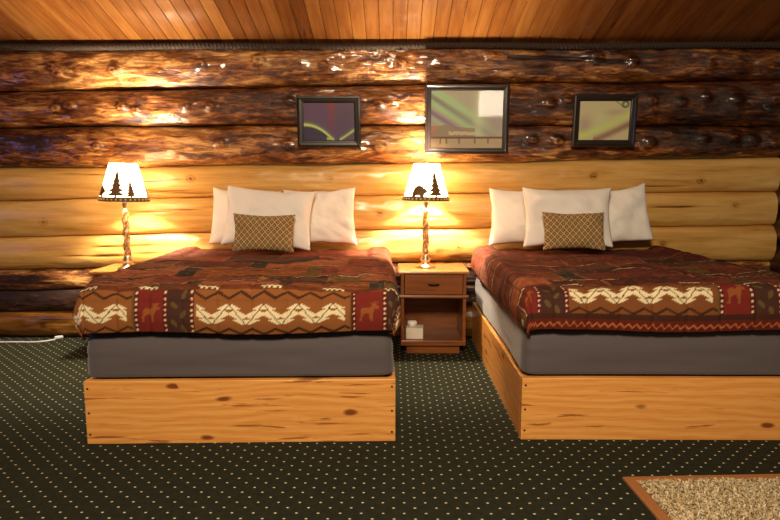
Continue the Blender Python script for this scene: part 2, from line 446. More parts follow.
tag(obj('window_1', bm, M['walnut']), 'wooden window in the left wall', None, None, 'structure')

# ------------------------------------------------------------------ beds
def rounded_box(name, x0, x1, y0, y1, z0, z1, r, m, belly=.0, seed=1, parent=None):
    n = 44
    bm = bmesh.new(); bmesh.ops.create_cube(bm, size=2)
    bmesh.ops.subdivide_edges(bm, edges=bm.edges, cuts=n, use_grid_fill=True)
    hx, hy, hz = (x1-x0)/2, (y1-y0)/2, (z1-z0)/2
    for v in bm.verts:
        p = Vector((v.co.x*hx, v.co.y*hy, v.co.z*hz))
        q = Vector((max(-hx+r, min(hx-r, p.x)), max(-hy+r, min(hy-r, p.y)), max(-hz+r, min(hz-r, p.z))))
        d = p-q
        if d.length > 1e-9: p = q+d.normalized()*r
        s = p.z/hz
        k = belly*(1-s*s)
        nz = float(fbm(np.array(p.x*2.2+p.y*1.7), np.array(p.z*9.0+5), seed, 3))*.008
        if abs(d.x) > 1e-6: p.x += math.copysign(k, p.x)+nz
        if abs(d.y) > 1e-6: p.y += math.copysign(k, p.y)+nz
        v.co = p+Vector(((x0+x1)/2, (y0+y1)/2, (z0+z1)/2))
    return obj(name, bm, m, parent, True)

BW, BL, FH = 1.53, 1.93, .323
def make_bed(loc, rz, label):
    b = tag(empty('bed_frame', loc, rz), label, 'bed frame', 'pine box bed frames')
    w = BW/2; T = .038
    f = box('front_board', -w, w, 0, T, .0, FH, M['pine'], b, .004)
    for s in (-1, 1):
        sb = box('side_board', -(BL-T)/2, (BL-T)/2, -T/2, T/2, .0, FH-.004, M['pine'], b, .004)
        sb.rotation_euler = (0, 0, PI/2); sb.location = (s*(w-T/2), T+.001+(BL-T)/2, 0)
        for zz in (.05, .16, .285):
            bm = bmesh.new(); lathe(bm, [(.0035, 0), (.0055, .001), (.0055, .003)], 10)
            sc = obj('screw', bm, M['screw'], b); sc.rotation_euler = (PI/2, 0, 0); sc.location = (s*(w-.018), .0015, zz)
    box('slat_deck', -w+T+.002, w-T-.002, T+.003, BL-.02, .235, .26, M['pine'], b, .002)
    return b

def make_mattress(loc, rz, label):
    o = rounded_box('mattress', -BW/2+.052, BW/2-.052, .052, BL-.03, .264, .722, .05, M['mattress'], .0, 3)
    me = o.data
    n = len(me.vertices); co_ = np.zeros(n*3, np.float32); me.vertices.foreach_get('co', co_); co_ = co_.reshape(-1, 3)
    # above the boards the fabric swells out over them
    up = np.clip((co_[:, 2]-FH-.002)/.016, 0, 1); up = up*up*(3-2*up)
    hi = np.clip((co_[:, 2]-.47)/.12, 0, 1); up = up*(1-.45*hi*hi*(3-2*hi))
    cx, cy = co_[:, 0], co_[:, 1]-(BL/2)
    ax = np.clip((np.abs(cx)-.5)/.22, 0, 1)
    co_[:, 0] += np.sign(cx)*ax*up*.044
    fr = np.clip((.5-co_[:, 1])/.45, 0, 1)
    co_[:, 1] -= fr*up*.044
    me.vertices.foreach_set('co', co_.reshape(-1)); me.update()
    o.location = loc; o.rotation_euler = (0, 0, rz)
    return tag(o, label, 'mattress', 'grey mattresses on the bed frames')

# the woven pattern of the quilt, in metres of cloth: u across, v up from the hem
def tri(x): return np.abs((x % 1.0)-.5)*2           # 1..0..1
CREAM, BROWN, DKB, RED, LEAF, OLV = (250, 232, 188), (152, 92, 46), (70, 36, 22), (124, 38, 30), (72, 42, 34), (112, 84, 44)
TERRA, MAR, SLATE, WAVE, GOLD, TAN = (168, 92, 58), (112, 52, 37), (54, 48, 40), (150, 84, 40), (176, 118, 56), (196, 140, 84)
def setc(c, m, k): c[m] = k
def poly_mask(u, v, pts):
    ins = np.zeros(u.shape, bool); j = len(pts)-1
    for i in range(len(pts)):
        xi, yi = pts[i]; xj, yj = pts[j]
        if yi != yj:
            cond = ((yi > v) != (yj > v)) & (u < (xj-xi)*(v-yi)/(yj-yi)+xi)
            ins ^= cond
        j = i
    return ins
MOOSE = [(.02, .0), (.16, .0), (.18, .28), (.30, .36), (.50, .36), (.56, .0), (.68, .0), (.68, .34), (.78, .60), (.98, .62), (1.0, .74), (.86, .80), (.98, 1.0),
         (.84, .92), (.78, 1.04), (.70, .86), (.58, .98), (.64, .78), (.54, .68), (.24, .70), (.08, .60), (.08, .34)]
def pattern(u, v, seed, vlow, dark):
    """colours of the quilt; seed picks the patchwork on top"""
    c = np.zeros(u.shape+(3,)); c[:] = DKB
    P = 1.05
    uu = (u % P)
    vv = v - vlow
    front = (vv >= 0) & (vv < .205)
    # motif panel .285..1.05 ; dotted lines at 0, .145, .28 ; red .01-.135 ; leaf .155-.27
    mot = front & (uu >= .29) & (uu < 1.03)
    c[mot] = BROWN if not dark else (132, 78, 38)
    um = uu-.29
    Pz = .165
    for vc_, ph in ((.018, .5), (.183, 0)):
        z = vc_+.027*(tri(um/Pz*1.5+ph)-.5)
        c[mot & (np.abs(vv-z) < .0062)] = DKB
    hl = .0125                                        # serrated diamond chain
    zz = np.clip((vv-.05)/.095, 0, .999)
    k = np.floor(zz*4); fr = zz*4-k
    zig = tri(um/Pz+.0)                               # 1 at the peaks
    du = np.abs(zig-(k+.5)/4)*Pz/2                    # distance across to the zigzag line
    up = (k % 2 == 0)
    wid = .005+.030*np.where(fr < .5, fr*2, 2-2*fr) if False else .002+.050*fr
    wid2 = .002+.050*(1-fr)
    asc = (k >= 2)
    ww = np.where(asc, wid2, wid)
    band = mot & (vv > .05) & (vv < .145) & (um > .01) & (um < .715)
    c[band & (du < ww) & (fr > .06)] = CREAM
    zline = .05+.095*zig
    c[band & (np.abs(vv-zline) < .0034)] = DKB
    c[front & (uu >= 1.03)] = OLV
    red = front & (uu >= .012) & (uu < .135); c[red] = RED
    c[red & poly_mask((uu-.025)/.095, (vv-.055)/.10, MOOSE)] = (152, 84, 40)
    lf = front & (uu >= .157) & (uu < .268); c[lf] = LEAF
    for lx, ly, rot in ((.19, .05, .6), (.235, .095, -.6), (.19, .14, .9), (.24, .185, -.4), (.235, .02, .3)):
        a = (uu-lx)*math.cos(rot)+(vv-ly)*math.sin(rot); b = -(uu-lx)*math.sin(rot)+(vv-ly)*math.cos(rot)
        c[lf & ((a/.011)**2+(b/.022)**2 < 1)] = (104, 80, 44)
    for d in (0.0, .146, .279):
        s = front & (np.abs(uu-d-.001) < .0115) | (front & (d == 0.0) & (uu > P-.011)); c[s] = (96, 26, 22)
        dd = np.hypot(np.minimum(np.abs(uu-d-.001), np.abs(uu-d-.001-P)), (vv % .026)-.013)
        c[front & (dd < .0058)] = (240, 214, 176)
    # lower border (only where the cloth hangs longer)
    b1 = (vv < 0) & (vv >= -.028); c[b1] = DKB
    b2 = (vv < -.028); c[b2] = (104, 34, 24)
    c[b2 & (np.abs(vv+.056-.022*(tri(u/.04)-.5)) < .005)] = (206, 116, 62)
    c[(v < .004)] = (52, 26, 18)
    # fold band with small cream bars
    fb = (vv >= .205) & (vv < .245); c[fb] = (112, 58, 32)
    bits = fb & ((u % .30) < .10) & (vv > .215) & (vv < .236)
    st = (np.floor((u % .30)/.0125) % 2)
    c[bits & ((vv-.2255)*np.where(st > 0, 1, -1) < .004)] = CREAM
    # patchwork over the top: broad bands of blocks with thin dark strips between
    RD2 = (142, 66, 44)
    if not dark:
        rows = [(.15, [(-.44, (134, 66, 36)), (-.29, SLATE), (-.27, GOLD), (-.20, SLATE), (.19, TERRA), (.235, DKB), (.64, WAVE), (.72, SLATE), (2, OLV)]),
                (.04, [(.3, LEAF), (2, DKB)]),
                (.20, [(-.55, MAR), (-.22, RD2), (.05, MAR), (.10, GOLD), (.42, LEAF), (.60, OLV), (2, TERRA)]),
                (.035, [(2, SLATE)]),
                (.24, [(-.40, TERRA), (-.32, SLATE), (.28, WAVE), (.36, OLV), (2, RD2)]),
                (.04, [(2, LEAF)]),
                (.22, [(-.50, (120, 62, 40)), (-.1, MAR), (0, SLATE), (.5, TERRA), (2, RD2)]),
                (.05, [(2, SLATE)]), (.30, [(-.3, RD2), (.3, LEAF), (2, TERRA)]), (1.5, [(0, MAR), (2, RD2)])]
    else:
        rows = [(.13, [(-.62, TERRA), (-.45, LEAF), (-.30, (120, 52, 34)), (.30, (92, 44, 30)), (.44, SLATE), (2, MAR)]),
                (.04, [(2, LEAF)]),
                (.22, [(-.50, (126, 60, 38)), (-.38, SLATE), (.20, MAR), (.50, (92, 30, 26)), (2, LEAF)]),
                (.04, [(2, SLATE)]),
                (.24, [(-.45, MAR), (-.1, LEAF), (.32, (104, 40, 28)), (.42, OLV), (2, MAR)]),
                (.05, [(2, DKB)]),
                (.24, [(-.3, (120, 56, 36)), (.2, MAR), (2, LEAF)]), (.04, [(2, SLATE)]), (1.5, [(-.1, MAR), (2, (92, 34, 28))])]
    v0 = .245
    uw = u-UO[0]
    for i, (hgt, cells) in enumerate(rows):
        inr = (vv >= v0) & (vv < v0+hgt); u0 = -2
        for u1, k_ in cells:
            cell = inr & (uw >= u0) & (uw < u1); c[cell] = k_
            if hgt > .1 and u1-u0 > .1:
                e = cell & ((uw-u0 < .006) | (u1-uw < .006)); c[e] = (150, 100, 60)
            if k_ == WAVE or (hgt > .1 and k_ == (134, 66, 36)):
                for q in range(3):
                    z = v0+hgt*(.2+.28*q)+.016*(tri(u/.055)-.5)
                    c[cell & (np.abs(vv-z) < .006)] = (186, 112, 58) if q % 2 else (104, 50, 28)
            u0 = u1
        if i % 2 == 1:
            wl = v0+hgt*.5+.006*np.sin(u*21+i)+.004*np.sin(u*53)
            c[inr & (np.abs(vv-wl) < .005) & (np.sin(u*3.1+i*1.3) > -.2)] = (222, 176, 132)
        v0 += hgt
    on = vv >= .245
    cellid = np.floor(uw/.23)*7+np.floor(vv/.12)
    pick = hash2(np.floor(uw/.23), np.floor(vv/.12), seed)
    zl = np.abs(((vv/.03) % 1.0)-.5-.5*(tri(u/.045)-.5))
    tint = np.where((pick > .72)[..., None], np.array((188, 126, 74)), np.array((52, 28, 20)))
    m = on & (pick > .45) & (zl < .13)
    c[m] = c[m]*.35+tint[m]*.65
    d = np.abs((u/.05) % 1-.5)+np.abs((vv/.05) % 1-.5)
    m = on & (pick < .16) & (d < .26); c[m] = c[m]*.4+np.array((150, 104, 58))*.6
    c *= (1+.30*fbm(u*34, v*34, seed+3, 3)*(vv > .2))[..., None]
    return np.clip(c, 0, 255)
UO = [0.0]

def make_quilt(loc, rz, label, seed, u_off, vlow, dark, wl, top=.780, side=.135, R=.056):
    ix = BW/2+.020-R; iy0 = -.035+R
    q = PI*R/2
    drop_f = .155-vlow*.02
    A = ix+q+side
    b0 = iy0-q-drop_f; b1 = BL-.06
    a = np.linspace(-A, A, 330); b = np.linspace(b0, b1, 370)
    U, V = np.meshgrid(a, b, indexing='ij')
    cx = np.clip(U, -ix, ix); cy = np.maximum(V, iy0)
    dx, dy = U-cx, V-cy
    p = 4.5
    dist = (np.abs(dx)**p+np.abs(dy)**p)**(1/p); L = np.hypot(dx, dy)+1e-9
    nx, ny = dx/L, dy/L
    ang = np.clip(dist/R, 0, PI/2); ext = np.maximum(dist-q, 0)
    puff = .014*np.sin(np.clip(ext/max(drop_f, .1), 0, 1.15)*PI)
    o_ = R*np.sin(ang)+puff; dn = R*(1-np.cos(ang))+ext
    X = cx+nx*o_-.006; Y = cy+ny*o_; Z = top-dn
    # hanging folds along the sides, quilted seams, soft lumps
    hang = np.clip(ext/.1, 0, 1)
    along = np.where(np.abs(dx) > np.abs(dy), V, U)
    fold = .012*vnoise(along*7, 0*along, 5+seed)*hang
    lump = .036*fbm(U*2.3+seed, V*2.3, 41+seed, 3)*np.clip((1.5-V)/.4, .12, 1) +   .013*fbm(U*9+seed, V*9, 43+seed, 2)
    seam = -.007*np.exp(-(((u_off+U+.02) % .165-.0825)/.009)**2)*np.clip(1-(V-.35)/.3, 0, 1) - .008*np.exp(-((V-.42+.02*np.sin(U*5))/.012)**2) - .008*np.exp(-((V-.95+.03*np.sin(U*4))/.014)**2)-.008*np.exp(-((V-1.4+.03*np.sin(U*4))/.014)**2)
    nzv = np.cos(ang); h = lump*(.35+.65*nzv)*1.0+seam
    X += nx*(1-nzv)*h+nx*fold; Y += ny*(1-nzv)*h+ny*fold; Z += nzv*h
    Z += .012*np.sin(along*5.3+seed)*hang*.6
    s2 = np.clip((V-1.2)/.25, 0, 1)*np.clip((.66-np.abs(U))/.06, 0, 1); Z -= .022*s2*s2*(3-2*s2)
    sm = np.clip((V+.02)/.45, 0, 1); sm = sm*sm*(3-2*sm); X -= (wl*sm-.022*(1-sm))*np.clip((-U-.2)/.4, 0, 1)
    P = np.stack([X, Y, Z], -1)
    UO[0] = u_off
    cols = pattern(U+u_off, (V-b0)*1.0, seed, vlow, dark)
    me = grid_mesh('quilt', P, cols)
    o = link_mesh('quilt', me, M['quilt'], None, True)
    md = o.modifiers.new('thick', 'SOLIDIFY'); md.thickness = .016; md.offset = -1
    o.location = loc; o.rotation_euler = (0, 0, rz)
    return tag(o, label, 'quilt', 'patterned lodge quilts on the beds')

LB = ((-1.545+.007)/2+.013, 2.88, 0.0); LR = rad(1.7)
RB = (.640+BW/2, 2.925, 0.0); RR = 0.0
make_bed(LB, LR, 'knotty pine bed frame on the left, its whole front board in view')
make_bed(RB, RR, 'knotty pine bed frame on the right, cut off by the picture edge')
make_mattress(LB, LR, 'grey covered mattress in the left bed frame')
make_mattress(RB, RR, 'grey covered mattress in the right bed frame')
make_quilt(LB, LR, 'rust and brown patchwork quilt with cream zigzags on the left bed', 4, .481, 0.0, False, .085)
make_quilt(RB, RR, 'dark maroon patchwork quilt with cream zigzags on the right bed', 11, .867, .086, True, -.015)

# ------------------------------------------------------------------ pillows
def pillow_mesh(w, h, t, seed, n=64, col=None, wr=1.0):
    u = np.linspace(-1, 1, n); U, V = np.meshgrid(u, u, indexing='ij')
    prof = (np.clip(1-np.abs(U)**2.6, 0, 1)*np.clip(1-np.abs(V)**2.6, 0, 1))**.46
    X = U*w/2*(1-.075*(1-V*V)*np.abs(U)**1.5); Z = V*h/2*(1-.12*(1-U*U)*np.abs(V)**1.5)
    wrk = (.034*fbm(U*1.7+seed, V*1.5, seed, 2)+.007*fbm((U+V)*4, (V-U)*1.6+seed, seed+9, 2))*prof**.5*wr
    X = X+.006*wr*vnoise(V*3, seed+0*V, seed)*np.abs(U)**3; Z = Z+.010*wr*vnoise(U*3, seed+0*U, seed+3)*np.abs(V)**3
    F_ = np.stack([X, -prof*t/2-wrk, Z], -1); B_ = np.stack([X, prof*t/2, Z], -1)[::-1]
    me = bpy.data.meshes.new('pillow'); bm = bmesh.new()
    for G in (F_, B_):
        vv = [[bm.verts.new(G[i, j]) for j in range(n)] for i in range(n)]
        for i in range(n-1):
            for j in range(n-1): bm.faces.new((vv[i][j], vv[i+1][j], vv[i+1][j+1], vv[i][j+1]))
    if col is not None:
        lay = bm.verts.layers.float_color.new('col')
        bm.verts.ensure_lookup_table()
        cc = np.concatenate([col(F_[..., 0], F_[..., 2]).reshape(-1, 3), col(B_[..., 0], B_[..., 2]).reshape(-1, 3)])
        for v, k in zip(bm.verts, cc): v[lay] = (*s2l(k), 1)
    bmesh.ops.remove_doubles(bm, verts=bm.verts, dist=.0004)
    bmesh.ops.recalc_face_normals(bm, faces=bm.faces)
    bm.to_mesh(me); bm.free(); return me

def make_pillow(name, me, m, px, py_, Y, tilt, roll, yaw, label, cat, group):
    o = link_mesh(name, me, m, None, True)
    o.location = (x_at(px, py_, Y), Y, z_at(py_, Y)); o.rotation_euler = (rad(-tilt), rad(roll), rad(yaw))
    return tag(o, label, cat, group)
def lumb(x, z):
    p = .043
    A, B = x/p, z/p*.9
    d = np.abs((A % 1)-.5)+np.abs((B % 1)-.5)
    c = np.zeros(x.shape+(3,)); c[:] = (136, 104, 66)
    c[np.abs(d-.5) < .085] = (226, 194, 138)
    c[d < .12] = (206, 172, 116)
    c[d > .88] = (206, 172, 116)
    return c
WP, LP = 'white bed pillows', 'small brown lumbar cushions'
for s, (rl, rw, rr_, rrw, fr, lu) in {'left': ((244.5, 217.8), .535, (320, 217), .57, (268.5, 218), (263.5, 233)), 'right': ((529.5, 217), .64, (614, 216), .545, (567, 217), (573.5, 231))}.items():
    d = 0 if s == 'left' else 1
    make_pillow('pillow', pillow_mesh(rw, .45, .14, 3+d), M['linen'], rl[0], rl[1], 4.73, 11, (3, 1)[d], 0, f'white pillow at the left rear of the {s} bed, against the logs', 'pillow', WP)
    make_pillow('pillow', pillow_mesh(rrw, .455, .14, 8+d), M['linen'], rr_[0], rr_[1], 4.725, 12, (-2, -7)[d], 0, f'white pillow at the right rear of the {s} bed, against the logs', 'pillow', WP)
    make_pillow('pillow', pillow_mesh(.67, .455, .15, 14+d), M['linen'], fr[0], fr[1], 4.53, 14, (4, 0)[d], 0, f'white pillow at the front of the {s} bed pile, behind the brown cushion', 'pillow', WP)
    make_pillow('lumbar_cushion', pillow_mesh(.45, .28, .11, 21+d, 150, lumb, .6), M['lumbar'], lu[0], lu[1], 4.345, 14, (1, 0)[d], 0, f'brown diamond pattern lumbar cushion on the {s} bed', 'cushion', LP)

# ------------------------------------------------------------------ nightstands
NW, ND, NH = .53, .42, .635
def make_stand(loc, rz, label):
    t = tag(empty('nightstand', loc, rz), label, 'nightstand', 'brown wooden nightstands')
    w, d = NW/2, ND
    bm = bmesh.new(); bx(bm, -w, w, -.012, d, NH-.028, NH, .010, 3); obj('top', bm, M['walnut_top'], t)
    for s in (-1, 1):
        x0, x1 = sorted((s*(w-.022), s*(w-.046)))
        box('side_panel', x0, x1, .004, d-.012, .07, NH-.028, M['walnut'], t, .003)
    box('back_panel', -w+.046, w-.046, d-.024, d-.012, .07, NH-.03, M['walnut'], t, .001)
    box('rail', -w+.004, w-.004, -.012, .03, .430, .452, M['walnut'], t, .006)
    box('divider', -w+.046, w-.046, .03, d-.024, .432, .448, M['walnut'], t, .001)
    dr = box('drawer', -w+.050, w-.050, -.004, .3, .456, NH-.034, M['walnut'], t, .003)
    bm = bmesh.new()
    pts = [(-.042, 0), (-.036, -.016), (-.018, -.022), (.018, -.022), (.036, -.016), (.042, 0)]
    rings = []
    for x, y in pts: rings.append([bm.verts.new((x, y, .005*math.sin(a)*(1.4 if abs(x) < .03 else 1)) ) if False else bm.verts.new((x, y+.004*math.cos(a), .006*math.sin(a))) for a in np.linspace(0, 2*PI, 9)[:-1]])
    for a, b in zip(rings, rings[1:]):
        for i in range(8): bm.faces.new((a[i], a[(i+1) % 8], b[(i+1) % 8], b[i]))
    bm.faces.new(rings[0]); bm.faces.new(rings[-1])
    h = obj('handle', bm, M['handle'], dr, True); h.location = (.0, -.005, .535)
    box('shelf', -w+.046, w-.046, .004, d-.024, .075, .105, M['walnut'], t, .002)
    box('front_lip', -w+.022, w-.022, -.008, .004, .068, .106, M['walnut'], t, .002)
    box('plinth', -w+.065, w-.065, .02, d-.03, 0, .068, M['walnut'], t, .002)
    return t
NS = (.295, 4.44, 0)
make_stand(NS, 0, 'brown wooden nightstand with one drawer between the two beds')
LS = (-1.985, 4.41, 0)
make_stand(LS, 0, 'wooden nightstand top half hidden behind the left bed')

# tissue box on the lower shelf
tb = tag(empty('tissue_box', (NS[0]-.135, NS[1]+.10, .1055), rad(-4)), 'small white tissue box on the open shelf of the middle nightstand', 'tissue box')
box('carton', -.065, .065, -.06, .06, 0, .085, M['tissue'], tb, .004)
bm = bmesh.new()
P = []
for i in range(14):
    a = 2*PI*i/14; r = 1+.18*math.sin(3*a)
    P.append([bm.verts.new((.030*r*k*math.cos(a)*1.1-.02, .020*r*k*math.sin(a), z)) for k, z in ((.7, .0855), (1.0, .10), (1.1, .118), (.7, .130), (.2, .126))])
for i in range(14):
    a, b = P[i], P[(i+1) % 14]
    for j in range(4): bm.faces.new((a[j], b[j], b[j+1], a[j+1]))
bm.faces.new([p[0] for p in P]); bm.faces.new([p[-1] for p in P])
obj('tissue', bm, M['linen'], tb, True)

# ------------------------------------------------------------------ lamps
BEAR = [(0, .02), (.02, 0), (.20, 0), (.22, .10), (.36, .16), (.52, .14), (.58, 0), (.78, 0), (.80, .16), (.86, .30), (1.0, .34), (1.0, .46), (.92, .56), (.86, .66), (.80, .60), (.70, .72), (.52, .80), (.32, .80), (.14, .70), (.03, .50), (-.02, .25)]
def fir(levels=5):
    L = [(-.06, 0), (-.06, .10)]
    for i in range(levels):
        z0 = .10+.9*i/levels; w = .5*(1-i/levels)+.06
        L += [(-w, z0-.01), (-w*.36-.03, z0+.9/levels*.8)]
    return L + [(0, 1.05)] + [(-x, z) for x, z in reversed(L)]
FIR = fir()
R0, R1, SH = .172, .096, .270           # shade radii and height
def on_shade(s, z, off):                # arc length s (m), height z above the rim
    f = z/SH; r = R0+(R1-R0)*f+off; a = s/R0-PI/2
    return (r*math.cos(a), r*math.sin(a), z)
def cutout(name, pts, s0, z0, sw, sh, parent):
    bm = bmesh.new()
    P = [(s0+x*sw, z0+z*sh) for x, z in pts]
    vs = [bm.verts.new((a, 0, b)) for a, b in P]
    for t in tessellate_polygon([[Vector((a, b, 0)) for a, b in P]]): bm.faces.new([vs[i] for i in t])
    lo, hi = min(p[0] for p in P), max(p[0] for p in P)
    x = lo+.006
    while x < hi:
        bmesh.ops.bisect_plane(bm, geom=bm.verts[:]+bm.edges[:]+bm.faces[:], plane_co=(x, 0, 0), plane_no=(1, 0, 0)); x += .006
    bmesh.ops.recalc_face_normals(bm, faces=bm.faces)
    r = bmesh.ops.extrude_face_region(bm, geom=bm.faces[:])
    top = {e for e in r['geom'] if isinstance(e, bmesh.types.BMVert)}
    for v in bm.verts: v.co = on_shade(v.co.x, v.co.z, .0055 if v in top else .003)
    return obj(name, bm, M['iron'], parent)
def make_lamp(loc, rz, tilt, figs, label):
    t = tag(empty('table_lamp', loc, rz), label, 'lamp', 'lit lodge table lamps')
    bm = bmesh.new(); lathe(bm, [(.074, 0), (.076, .006), (.070, .013), (.046, .022), (.036, .034), (.034, .050), (.040, .058), (.040, .064), (.030, .074), (.027, .092), (.023, .100)], 36)
    obj('base', bm, M['pewter'], t, True)
    n, m = 90, 25
    P = np.zeros((n, m, 3))
    for i in range(n):
        z = .098+.33*i/(n-1)
        for j in range(m):
            a = 2*PI*j/(m-1); r = .0215*(1+.26*math.cos(3*a-z*62))
            P[i, j] = (r*math.cos(a), r*math.sin(a), z)
    link_mesh('column', grid_mesh('column', P), M['column'], t, True)
    bm = bmesh.new(); lathe(bm, [(.022, .426), (.024, .432), (.013, .440), (.013, .475), (.019, .480), (.019, .53), (.012, .535)], 24)
    obj('socket', bm, M['pewter'], t, True)
    bm = bmesh.new(); lathe(bm, [(.012, .535), (.016, .55), (.030, .585), (.032, .605), (.026, .63), (.010, .642)], 24)
    obj('bulb', bm, M['bulb'], t, True)
    zs = .516
    n, m = 12, 73
    P = np.zeros((n, m, 3)); 
    for i in range(n):
        f = i/(n-1); r = R0+(R1-R0)*f
        for j in range(m):
            a = 2*PI*j/(m-1); P[i, j] = (r*math.cos(a), r*math.sin(a), SH*f)
    sh = link_mesh('shade', grid_mesh('shade', P), M['shade'], t, True)
    md = sh.modifiers.new('thick', 'SOLIDIFY'); md.thickness = .0015
    sh.location = (0, 0, zs); sh.rotation_euler = (0, rad(tilt), 0)
    bm = bmesh.new()                                       # wire fitter and finial
    lathe(bm, [(R1-.003, SH-.004), (R1-.001, SH-.002), (R1-.003, SH)], 40, False)
    for q in range(3):
        a = q*2*PI/3; ca, sa = math.cos(a), math.sin(a)
        ring = []
        for rr in (.008, R1-.003):
            ring.append([bm.verts.new((rr*ca-.002*sa*math.cos(b), rr*sa+.002*ca*math.cos(b), SH-.006+.002*math.sin(b))) for b in np.linspace(0, 2*PI, 7)[:-1]])
        for i in range(6): bm.faces.new((ring[0][i], ring[0][(i+1) % 6], ring[1][(i+1) % 6], ring[1][i]))
    lathe(bm, [(.009, SH-.012), (.009, SH), (.005, SH+.004), (.009, SH+.012), (.003, SH+.02)], 16)
    obj('fitter', bm, M['pewter'], sh, True)
    # dark rim band at the bottom of the shade with pale lacing
    bm = bmesh.new(); n = 96; rr = []
    for z, off in ((-.006, .002), (-.006, .0055), (.027, .0050), (.027, .002)):
        rr.append([bm.verts.new((((R0+(R1-R0)*z/SH)+off)*math.cos(2*PI*i/n), ((R0+(R1-R0)*z/SH)+off)*math.sin(2*PI*i/n), z)) for i in range(n)])
    for a, b in zip(rr, rr[1:]+rr[:1]):
        for i in range(n): bm.faces.new((a[i], a[(i+1) % n], b[(i+1) % n], b[i]))
    rim = obj('rim_band', bm, M['iron'], sh)
    bm = bmesh.new()
    for i in range(34):
        a = 2*PI*i/34; r = R0-.0025+.0062
        s = bmesh.ops.create_uvsphere(bm, u_segments=8, v_segments=6, radius=.0078)
        bmesh.ops.transform(bm, matrix=Matrix.Translation((r*math.cos(a), r*math.sin(a), .009)), verts=s['verts'])
    obj('lacing', bm, M['lace'], rim, True)
    for kind, s0, w, h in figs:
        if kind == 'bear': cutout('bear_silhouette', BEAR, s0, .018, w, h, sh)
        else: cutout('tree_silhouette', FIR, s0, .018, w, h, sh)
    L = bpy.data.lights.new('bulb_light', 'POINT'); L.energy = BULB; L.color = (1, .85, .62); L.shadow_soft_size = .045
    lo = bpy.data.objects.new('bulb_light', L); C.objects.link(lo); lo.parent = t; lo.location = (0, 0, .665)
    return t
ZT = NH+.0008
make_lamp((x_at(425.5, 263, 4.63), 4.63, ZT), 0, 1.0, [('bear', -.122, .122, .112), ('fir', .072, .125, .185), ('fir', .30, .06, .11), ('fir', -.33, .07, .13)],
          'lit table lamp with bear and fir on its shade, on the nightstand between the beds')
make_lamp((x_at(127.5, 268, 4.53), 4.53, ZT), 0, 1.5, [('bear', -.205, .12, .11), ('fir', .010, .130, .190), ('fir', .122, .085, .12), ('fir', .30, .06, .11)],
          'lit table lamp with a central fir on its shade, left of the left bed')

# ------------------------------------------------------------------ pictures
def frame_mesh(w, h, fw, loops):
    bm = bmesh.new(); rings = []
    for ins, y in loops:
        x, z = w/2-ins, h/2-ins
        rings.append([bm.verts.new(p) for p in ((-x, y, -z), (x, y, -z), (x, y, z), (-x, y, z))])
    for a, b in zip(rings, rings[1:]+rings[:1]):
        for i in range(4): bm.faces.new((a[i], a[(i+1) % 4], b[(i+1) % 4], b[i]))
    return bm
def lift(c, k): return 255*(c/255)**k
def blend(c, m, k):
    m = np.clip(m, 0, 1)[..., None]; return c*(1-m)+np.array(k, float)*m
def g(x, s): return np.exp(-(x/s)**2)
def pic_red(s, t):
    c = np.zeros(s.shape+(3,)); c[:] = (92, 58, 106); c = blend(c, (1-t)*.5, (92, 58, 76))
    c = blend(c, g(s-.80, .2)*g(t-.35, .4)*.5, (66, 60, 68))
    c = blend(c, g(s-.55, .065)*np.clip(1.1-t*1.3, 0, 1)*.9, (138, 40, 42))
    arc = .57+.40*np.clip(s/.58, 0, 1)**2.2
    c = blend(c, g(t-arc+.02, .09)*(s < .60)*.55, (96, 150, 66)); c = blend(c, g(t-arc, .04)*(s < .60), (226, 244, 130))
    c = blend(c, g(s-.48, .09)*g(t-.93, .04), (190, 220, 90))
    arc2 = .96-.26*np.clip((s-.70)/.3, 0, 1)**1.1
    c = blend(c, g(t-arc2+.02, .06)*(s > .70)*.6, (96, 150, 66)); c = blend(c, g(t-arc2, .035)*(s > .70), (200, 226, 110))
    c = blend(c, (t > arc+.05)*(s < .45)*.8, (38, 30, 58)); c = blend(c, (t > .965)*1.0, (30, 22, 22))
    return lift(c, .85)*1.1
def pic_village(s, t):
    c = np.zeros(s.shape+(3,)); c[:] = (150, 138, 122); n = fbm(s*5, t*5, 3, 4)
    c = blend(c, .5*(1-t), (178, 164, 128))
    for off, wd, k, col in ((-.02, .075, .95, (150, 226, 126)), (.20, .06, .85, (142, 212, 122)), (.37, .05, .8, (96, 66, 112)), (.10, .05, .7, (84, 84, 84)), (.46, .04, .5, (140, 186, 120))):
        c = blend(c, g(t-(off+.80*s), wd+.03*s)*k*np.clip(1.1-s*1.0, 0, 1), col)
    c = blend(c, g(s-.66, .08)*g(t-.45, .5)*.5, (206, 214, 160)); c = blend(c, g(s-.92, .14)*g(t-.55, .2)*.6, (142, 116, 122))
    hill = .60+.10*np.abs(s-.2)+.03*n
    c = blend(c, (t > hill)*(t < .80)*(s < .62)*.8, (124, 100, 76))
    c = blend(c, (np.abs(t-.74-.02*vnoise(s*30, 0*s, 2)) < .03)*(s > .25)*(s < .62)*.6, (220, 196, 150))
    c = blend(c, (t > .82), (166, 138, 104)); c = blend(c, (np.abs(t-.81) < .018)*1.0, (92, 52, 40))
    for q in (.14, .22, .40, .62, .8): c = blend(c, (np.abs(s-q) < .012)*(t > .80)*(t < .92)*.7, (84, 56, 44))
    c = blend(c, g(s-.04, .05)*g(t-.66, .05)*.8, (206, 90, 76))
    return lift(c, .70)*1.25  # brightened print colour imitates the pale reflection of the glass over it
